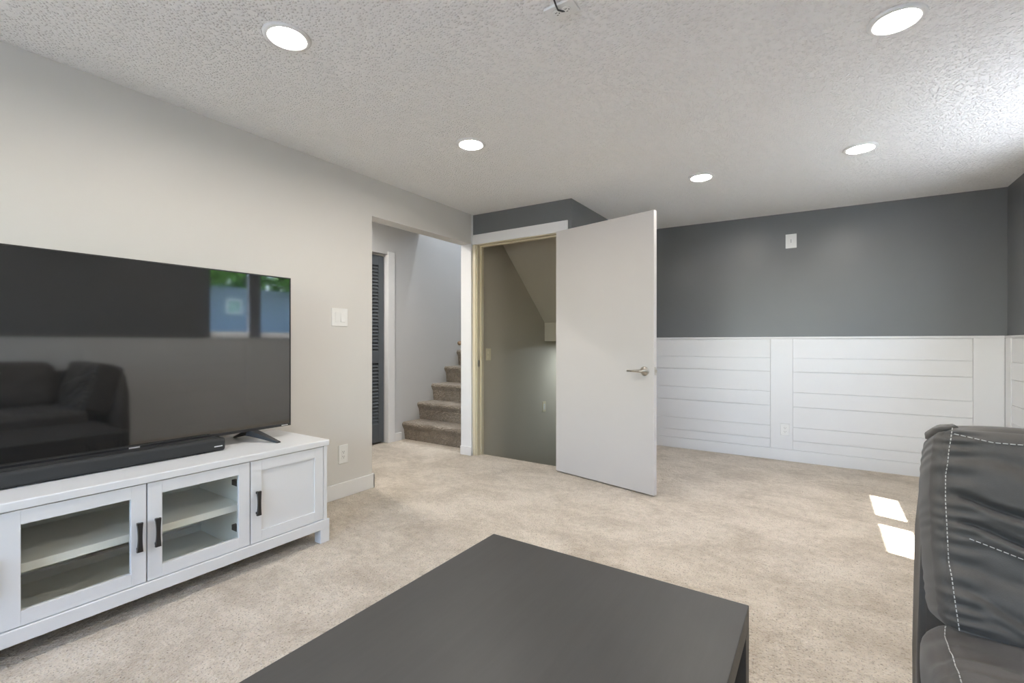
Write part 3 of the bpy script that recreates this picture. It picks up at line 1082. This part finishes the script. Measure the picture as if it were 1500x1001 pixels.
for yc, sgn in ((1.315, 1), (0.236, -1)):
    bm = bm_new()
    top = TZ0 + 0.006
    # V foot: a crown under the panel, one prong to the front and one to the back
    for tip, w0, w1 in (((-2.425, yc + sgn * 0.065), 0.056, 0.020), ((-2.768, yc + sgn * 0.002), 0.050, 0.018)):
        n_ = 8
        sec = []
        for k in range(n_ + 1):
            t_ = k / n_
            x = XT - 0.014 + (tip[0] - XT + 0.014) * t_
            y = yc + (tip[1] - yc) * t_
            zt = top - (top - ZT1 - 0.006) * (t_ ** 1.12)
            th = 0.030 * (1 - t_) + 0.008 * t_
            w = (w0 * (1 - t_) + w1 * t_) / 2
            sec.append([bm.verts.new(p) for p in ((x, y - w, zt - th), (x, y + w, zt - th), (x, y + w * 0.8, zt), (x, y - w * 0.8, zt))])
        zmin = min(v.co.z for v in sec[-1])
        for v in sec[-1][:2]:
            v.co.z = ZT1 + 0.0005
        for a, b_ in zip(sec, sec[1:]):
            for k in range(4):
                bm.faces.new([a[k], a[(k + 1) % 4], b_[(k + 1) % 4], b_[k]])
        bm.faces.new(sec[0])
        bm.faces.new(sec[-1])
    bmesh.ops.recalc_face_normals(bm, faces=bm.faces)
    mk('foot', bm, M_BLACKP, tv)

# ------------------------------------------------------------------ soundbar
SBY0, SBY1 = 0.300, 1.136
sbx0, sbx1 = -2.560, -2.478
sb_ = thing('soundbar', 'long black soundbar lying on the console under the television', 'soundbar', (-2.52, 0.67, ZT1))
bm = bm_new()
prof = []
r_ = 0.016
for (px, pz, a0) in ((sbx1 - r_, ZT1 + 0.002 + r_, -90), (sbx1 - r_, 0.626 - r_, 0), (sbx0 + r_, 0.626 - r_, 90), (sbx0 + r_, ZT1 + 0.002 + r_, 180)):
    for k in range(6):
        a = math.radians(a0 + k * 18)
        prof.append((px + r_ * math.cos(a), pz + r_ * math.sin(a)))
prism(bm, prof, 'y', SBY0, SBY1)
body = mk('body', bm, M_BAR, sb_, bevel=0.006)
part_box('badge', sb_, M_BADGE, sbx1 - 0.0005, sbx1 + 0.0008, 1.085, 1.122, 0.585, 0.590)
bm = bm_new()
box(bm, sbx0 + 0.01, sbx1 - 0.012, SBY0 + 0.02, SBY1 - 0.02, 0.6255, 0.6275, 0.0008)
mk('top_strip', bm, M_BLACKP, sb_)
for y in (SBY0 + 0.1, SBY1 - 0.1):
    part_box('rubber_foot', sb_, M_BLACKP, sbx0 + 0.02, sbx1 - 0.02, y - 0.02, y + 0.02, ZT1, ZT1 + 0.003)

# ------------------------------------------------------------------ coffee table
TX0, TX1, TYA, TYB = -0.928, -0.149, 0.097, 1.277
ct = thing('coffee_table', 'low black-brown rectangular coffee table with square legs', 'coffee table', ((TX0 + TX1) / 2, (TYA + TYB) / 2, 0))
bm = bm_new()
box(bm, TX0, TX1, TYA, TYB, 0.397, 0.45, 0.0018)
mk('tabletop', bm, M_TABLE, ct)
for xa in (TX0, TX1 - 0.055):
    for ya in (TYA, TYB - 0.055):
        part_box('leg', ct, M_TABLE, xa, xa + 0.055, ya, ya + 0.055, 0, 0.3968, 0.0015)

# ------------------------------------------------------------------ sectional sofa
SX0, SX1 = 0.205, 1.135
SYB = 1.625
so = thing('sectional_sofa', 'charcoal suede sofa with padded back cushions and pale stitching', 'sofa', (0.68, 0.4, 0))


def cushion(name, c, dims, rnd, seg, fold=None, rot=None, bulge=0.02, mat=M_SUEDE):
    """soft rounded block: centre c, full dims, corner radius rnd, optional fold function(local point, normal)->offset"""
    bm = bm_new()
    bmesh.ops.create_cube(bm, size=2.0)
    bmesh.ops.subdivide_edges(bm, edges=bm.edges, cuts=seg, use_grid_fill=True)
    hx_, hy_, hz_ = (d / 2 for d in dims)
    for v in bm.verts:
        p = v.co.copy()
        q = Vector((p.x * hx_, p.y * hy_, p.z * hz_))
        core = Vector((max(-hx_ + rnd, min(hx_ - rnd, q.x)), max(-hy_ + rnd, min(hy_ - rnd, q.y)), max(-hz_ + rnd, min(hz_ - rnd, q.z))))
        dv = q - core
        if dv.length > 1e-9:
            nrm = dv.normalized()
            q = core + nrm * rnd
        else:
            nrm = Vector((0, 0, 0))
        # pillow bulge on each face
        ax = max(range(3), key=lambda k: abs(p[k]))
        o1, o2 = [k for k in range(3) if k != ax]
        f = (1 - p[o1] ** 2) * (1 - p[o2] ** 2)
        q[ax] += math.copysign(bulge * max(0, f) ** 0.6, p[ax])
        if fold:
            q += fold(q, nrm, (hx_, hy_, hz_))
        v.co = q
    if rot is not None:
        bmesh.ops.rotate(bm, verts=bm.verts, cent=(0, 0, 0), matrix=rot)
    bmesh.ops.translate(bm, verts=bm.verts, vec=c)
    return mk(name, bm, mat, so, smooth=True)


def dash(bm, p, q, r=0.0010):
    tube(bm, [p, q], r, 5)


def stitched(name, pts, step=0.0085, fill=0.62):
    """row of thread dashes following a polyline"""
    bm = bm_new()
    P = [Vector(p) for p in pts]
    dist = [0.0]
    for a, b_ in zip(P, P[1:]):
        dist.append(dist[-1] + (b_ - a).length)

    def at(s):
        for i in range(len(P) - 1):
            if s <= dist[i + 1]:
                t_ = (s - dist[i]) / max(1e-9, dist[i + 1] - dist[i])
                return P[i].lerp(P[i + 1], t_)
        return P[-1]
    s = 0
    while s + step * fill < dist[-1]:
        dash(bm, at(s), at(s + step * fill))
        s += step
    return mk(name, bm, M_STITCH, so)


# carcass: base under the seats and upholstered outer back shells
bm = bm_new()
box(bm, SX0, SX1, 0.62, SYB - 0.10, 0.02, 0.36, 0.025, 3)
mk('corner_base', bm, M_SUEDE, so, smooth=True)
bm = bm_new()
box(bm, SX0 + 0.12, SX1, -0.95, 0.62, 0.02, 0.36, 0.025, 3)
mk('seat_base', bm, M_SUEDE, so, smooth=True)
# outer back shell (end wing), slightly tapering upwards
bm = bm_new()
prism(bm, [(1.49, 0.03), (SYB - 0.01, 0.03), (SYB, 0.30), (SYB - 0.005, 0.62), (SYB - 0.03, 0.80), (SYB - 0.06, 0.845), (1.53, 0.80), (1.49, 0.5)], 'x', SX0 - 0.004, SX1)
bmesh.ops.bevel(bm, geom=list(bm.edges), offset=0.012, segments=3, affect='EDGES')
for v in bm.verts:
    if v.co.x < SX0 + 0.05:
        v.co.x += 0.028 * max(0, v.co.z - 0.5) ** 1.3 / 0.35
mk('outer_back', bm, M_SUEDE, so, smooth=True)
bm = bm_new()
prism(bm, [(SX1 - 0.12, 0.03), (SX1, 0.03), (SX1, 0.78), (SX1 - 0.04, 0.83), (SX1 - 0.09, 0.80)], 'y', -0.95, 1.5)
bmesh.ops.bevel(bm, geom=list(bm.edges), offset=0.012, segments=3, affect='EDGES')
mk('outer_back', bm, M_SUEDE, so, smooth=True)
bm = bm_new()
box(bm, 0.32, SX1, -1.17, -0.95, 0.02, 0.62, 0.07, 4)
mk('armrest', bm, M_SUEDE, so, smooth=True)

TILT = Matrix.Rotation(-0.30, 3, 'X')        # back cushion of the end wing leans away from its seat
BC = Vector((0.645, 1.435, 0.683))
BD = (0.87, 0.20, 0.43)


def fold_back(q, nrm, h):
    # q local; front is -y. creases run across the front face, drooping to the right
    off = Vector((0, 0, 0))
    front = max(0.0, min(1.0, (-q.y / h[1]) * 0.5 + 0.5))
    u = q.x + h[0]                 # distance from the left end
    damp = 1 - math.exp(-max(0, u - 0.02) / 0.05)
    for z0, sl, dep, wd in ((0.085, -0.34, 0.040, 0.008), (0.012, -0.30, 0.036, 0.007), (0.155, -0.22, 0.010, 0.014), (-0.055, -0.34, 0.007, 0.012), (-0.115, -0.40, 0.010, 0.010), (-0.15, -0.45, 0.008, 0.009)):
        zl = z0 + sl * u + 0.010 * math.sin(u * 17 + z0 * 40)
        dz = q.z - zl
        k = math.exp(-(dz / wd) ** 2)
        k2 = math.exp(-((dz + wd * 2.3) / (wd * 1.8)) ** 2)
        off.y += front * damp * (dep * k - dep * 0.45 * k2) * math.exp(-u * 0.8)
    # puckers along the left seam
    pk = math.exp(-((u - 0.03) / 0.035) ** 2)
    off.x += 0.0022 * pk * math.sin(q.z * 190 + 3 * math.sin(q.z * 41) + q.y * 30)
    off.y += front * 0.0045 * pk * math.sin(q.z * 205 + 2.5 * math.sin(q.z * 33))
    n_ = noise.noise(Vector((q.x * 6, q.z * 14 + q.x * 5, q.y * 6)))
    off.y += front * 0.010 * n_
    off.z += 0.008 * noise.noise(Vector((q.x * 9, q.y * 9, 3.1))) * max(0, q.z / h[2])
    # sagging lower edge tucked in, narrower top
    off.x += 0.020 * max(0, q.z / h[2]) ** 2 * (1 if q.x < 0 else -1) * 0.6
    return off


cushion('back_cushion', BC, BD, 0.032, 150, fold_back, TILT, 0.014)


def bc(x, y, z):
    v = Vector((x, y, z))
    v.rotate(TILT.to_quaternion())
    return v + BC


# padded ear at the top left corner and the piped top seam
bm = bm_new()
cent = bc(-BD[0] / 2 + 0.030, -0.01, BD[2] / 2 - 0.008)
bmesh.ops.create_icosphere(bm, subdivisions=3, radius=1.0)
for v in bm.verts:
    k = 1 + 0.14 * noise.noise(v.co * 2.3)
    v.co = Vector((v.co.x * 0.030 * k, v.co.y * 0.080 * k, v.co.z * 0.017 * k))
bmesh.ops.rotate(bm, verts=bm.verts, cent=(0, 0, 0), matrix=TILT @ Matrix.Rotation(-0.25, 3, 'Y'))
bmesh.ops.translate(bm, verts=bm.verts, vec=cent)
mk('corner_tuck', bm, M_SUEDE, so, smooth=True)

# seat cushion of the end wing
SC = Vector((0.605, 0.93, 0.425))
SD = (0.85, 0.79, 0.165)


def fold_seat(q, nrm, h):
    off = Vector((0, 0, 0))
    top = max(0.0, min(1.0, (q.z / h[2]) * 0.5 + 0.5))
    u = q.x + h[0]
    pk = math.exp(-((u - 0.05) / 0.05) ** 2)
    off.z += top * 0.005 * pk * math.sin(q.y * 110 + 2 * math.sin(q.y * 30))
    off.z += top * 0.008 * noise.noise(Vector((q.x * 9, q.y * 16, 1.7)))
    off.x += 0.006 * noise.noise(Vector((q.y * 8, q.z * 8, 9.1)))
    return off


cushion('seat_cushion', SC, SD, 0.042, 80, fold_seat, None, 0.016)
# the rest of the sofa along the window wall
for k, (ya, yb) in enumerate(((-0.95, -0.16), (-0.16, 0.60))):
    cushion('seat_cushion', Vector((0.66, (ya + yb) / 2, 0.425)), (0.74, yb - ya - 0.006, 0.185), 0.07, 20, fold_seat, None, 0.02)
RY = Matrix.Rotation(0.25, 3, 'Y')
for k, (ya, yb) in enumerate(((-0.95, -0.16), (-0.16, 0.60), (0.60, 1.26))):
    cushion('back_cushion', Vector((0.955, (ya + yb) / 2, 0.69)), (0.20, yb - ya - 0.006, 0.42), 0.06, 24,
            lambda q, nrm, h: Vector((0.012 * noise.noise(Vector((q.y * 7, q.z * 12, 4.4))), 0, 0)), RY, 0.025)

# stitching follows the cushion edges
stitch_specs = []


def surf_front(name, pts2d):
    """project (x,z) local points of the back cushion onto its real front surface"""
    o = [c for c in so.children if c.name.startswith('back_cushion')][0]
    me = o.data
    off = ROOT[so.name]
    inv = TILT.inverted()
    loc = [(inv @ (v.co + off - BC)) for v in me.vertices]
    fr_ = [p for p in loc if p.y < 0]
    out = []
    for x, z in pts2d:
        p = min(fr_, key=lambda w: (w.x - x) ** 2 + (w.z - z) ** 2 + 0.02 * w.y)
        q = Vector((x, p.y - 0.002, z))
        out.append(TILT @ q + BC)
    return out


hx2, hz2 = BD[0] / 2, BD[2] / 2
seam = [(-hx2 + 0.012 + 0.010 * abs(t) ** 2 + 0.012 * max(0, t) ** 2, t * (hz2 - 0.008)) for t in [1 - k / 16 * 2 for k in range(17)]]
stitched('stitching', surf_front('s', seam))
topseam = [(-hx2 + 0.035 + 0.02 * k, hz2 - 0.022 - (0.012 if k > 2 else 0.004 * k)) for k in range(20)]
stitched('stitching', surf_front('s', topseam), 0.011, 0.7)
cross = [(-hx2 + 0.045 + 0.025 * k, 0.012 - 0.30 * (0.045 + 0.025 * k) - 0.022) for k in range(14)]
stitched('stitching', surf_front('s', cross), 0.010, 0.7)
sx = SC.x - SD[0] / 2
ssl = []
oc = [c for c in so.children if c.name.startswith('seat_cushion')][0]
lv = [v.co + ROOT[so.name] for v in oc.data.vertices]
for k in range(26):
    y = 1.315 - k * 0.024
    x = 0.203 + 0.019 * math.exp(-k / 1.6)
    near = sorted([w for w in lv if w.z > SC.z], key=lambda w: (w.x - x) ** 2 + (w.y - y) ** 2)[:4]
    ssl.append((x, y, max(w.z for w in near) + 0.001))
stitched('stitching', ssl, 0.009, 0.65)

# ------------------------------------------------------------------ outside: unseen ground and added eave, then what the screen mirrors
bm = bm_new()
box(bm, XO, 5.2, -30, 40, 0.55, 0.75)  # unseen walk, added so grass does not tint the bounced light
tag(mk('floor_patio', bm, M_CONC), 'pale concrete walk outside the window, added for neutral bounce light', 'ground', kind='structure')
bm = bm_new()
box(bm, -30, XO, -30, YB - 0.12, -0.30, -0.08)  # unseen pale ground added to bounce light up to the ceiling
tag(mk('floor_terrace', bm, M_CONC), 'pale concrete terrace added to bounce light through the added wide window', 'ground', kind='structure')
bm = bm_new()
box(bm, 5.2, 40, -30, 40, 0.55, 0.74)
tag(mk('floor_lawn', bm, M_GRASS), 'green lawn beyond the concrete walk', 'ground', kind='structure')
bm = bm_new()
box(bm, XO, 1.815, -3, 6, 2.45, 2.60)  # unseen blocker added only to trim the sun patch on the floor
tag(mk('added_eave', bm, M_EAVE), 'unseen eave added outside the window to shape the sun patch', 'eave', kind='structure')

nh = thing('neighbour_house', 'blue-grey sided neighbouring house seen mirrored in the screen', 'house', (9.5, 6.0, 0.75))
bm = bm_new()
box(bm, 8.3, 11.0, -6, 16, 0.75, 2.50)
mk('wall', bm, M_SIDING, nh)
me = None
for i in range(11):
    z = 0.80 + i * 0.165
    if me is None:
        bm = bm_new()
        prism(bm, [(-0.022, 0), (0.0, 0), (0.0, 0.16), (-0.006, 0.16)], 'y', -11, 11)
        me = bpy.data.meshes.new('siding_board')
        bm.to_mesh(me)
        bm.free()
        me.materials.append(M_SIDING)
    o = bpy.data.objects.new('siding_board', me)
    COL.objects.link(o)
    o.parent = nh
    o.location = Vector((8.3, 5, z)) - ROOT[nh.name]
bm = bm_new()
NY0, NY1, NZ0, NZ1 = 6.16, 6.57, 1.88, 2.28
for a in (NY0, NY1 - 0.045):
    box(bm, 8.25, 8.29, a, a + 0.045, NZ0, NZ1)
for z in (NZ0, NZ1 - 0.045):
    box(bm, 8.25, 8.29, NY0 + 0.045, NY1 - 0.045, z, z + 0.045)
wf = mk('window', bm, M_WHITE, nh)
part_box('pane', wf, paint('neighbour_pane', (0.24, 0.40, 0.40), 0.1), 8.262, 8.275, NY0 + 0.045, NY1 - 0.045, NZ0 + 0.045, NZ1 - 0.045)


def tree(x, y, zb, zc, rx, ry, rz, n_leaf, label, seed):
    rnd = random.Random(seed)
    t = thing('leafy_tree', label, 'tree', (x, y, zb), group='trees outside the window')
    bm = bm_new()
    tube(bm, [(x, y, zb), (x + 0.05, y, (zb + zc) / 2), (x, y + 0.05, zc + rz * 0.3)], [0.16, 0.12, 0.05], 10)
    mk('trunk', bm, M_BARK, t, smooth=True)
    verts, faces = [], []
    for _ in range(n_leaf):
        while True:
            p = Vector((rnd.uniform(-1, 1), rnd.uniform(-1, 1), rnd.uniform(-1, 1)))
            if 0.25 < p.length < 1:
                break
        c = Vector((p.x * rx, p.y * ry, p.z * rz))
        a = Vector((rnd.uniform(-1, 1), rnd.uniform(-1, 1), rnd.uniform(-0.6, 0.6))).normalized()
        b_ = a.cross(Vector((rnd.uniform(-1, 1), rnd.uniform(-1, 1), 1))).normalized()
        s = rnd.uniform(0.10, 0.19)
        k = len(verts)
        up = a.cross(b_) * s * 0.15
        for q in (a * s, b_ * s * 0.5 + up, -a * s, -b_ * s * 0.5 + up):
            verts.append(c + q + Vector((0, 0, zc - zb)))
        faces.append((k, k + 1, k + 2, k + 3))
    me_ = bpy.data.meshes.new('foliage')
    me_.from_pydata(verts, [], faces)
    me_.materials.append(M_LEAF)
    o_ = bpy.data.objects.new('foliage', me_)
    COL.objects.link(o_)
    o_.parent = t
    o_['kind'] = 'stuff'


tree(7.3, 4.75, 0.75, 3.75, 0.75, 1.95, 1.25, 10500, 'green leafy tree mirrored in the left pane on the screen', 1)
tree(7.3, 7.95, 0.75, 3.70, 0.75, 1.1, 1.25, 6500, 'bright green leafy tree mirrored at the corner of the screen', 2)
tree(12.6, 8.6, 0.74, 4.3, 1.4, 4.5, 2.4, 9000, 'tall leafy tree beyond the neighbouring house', 3)
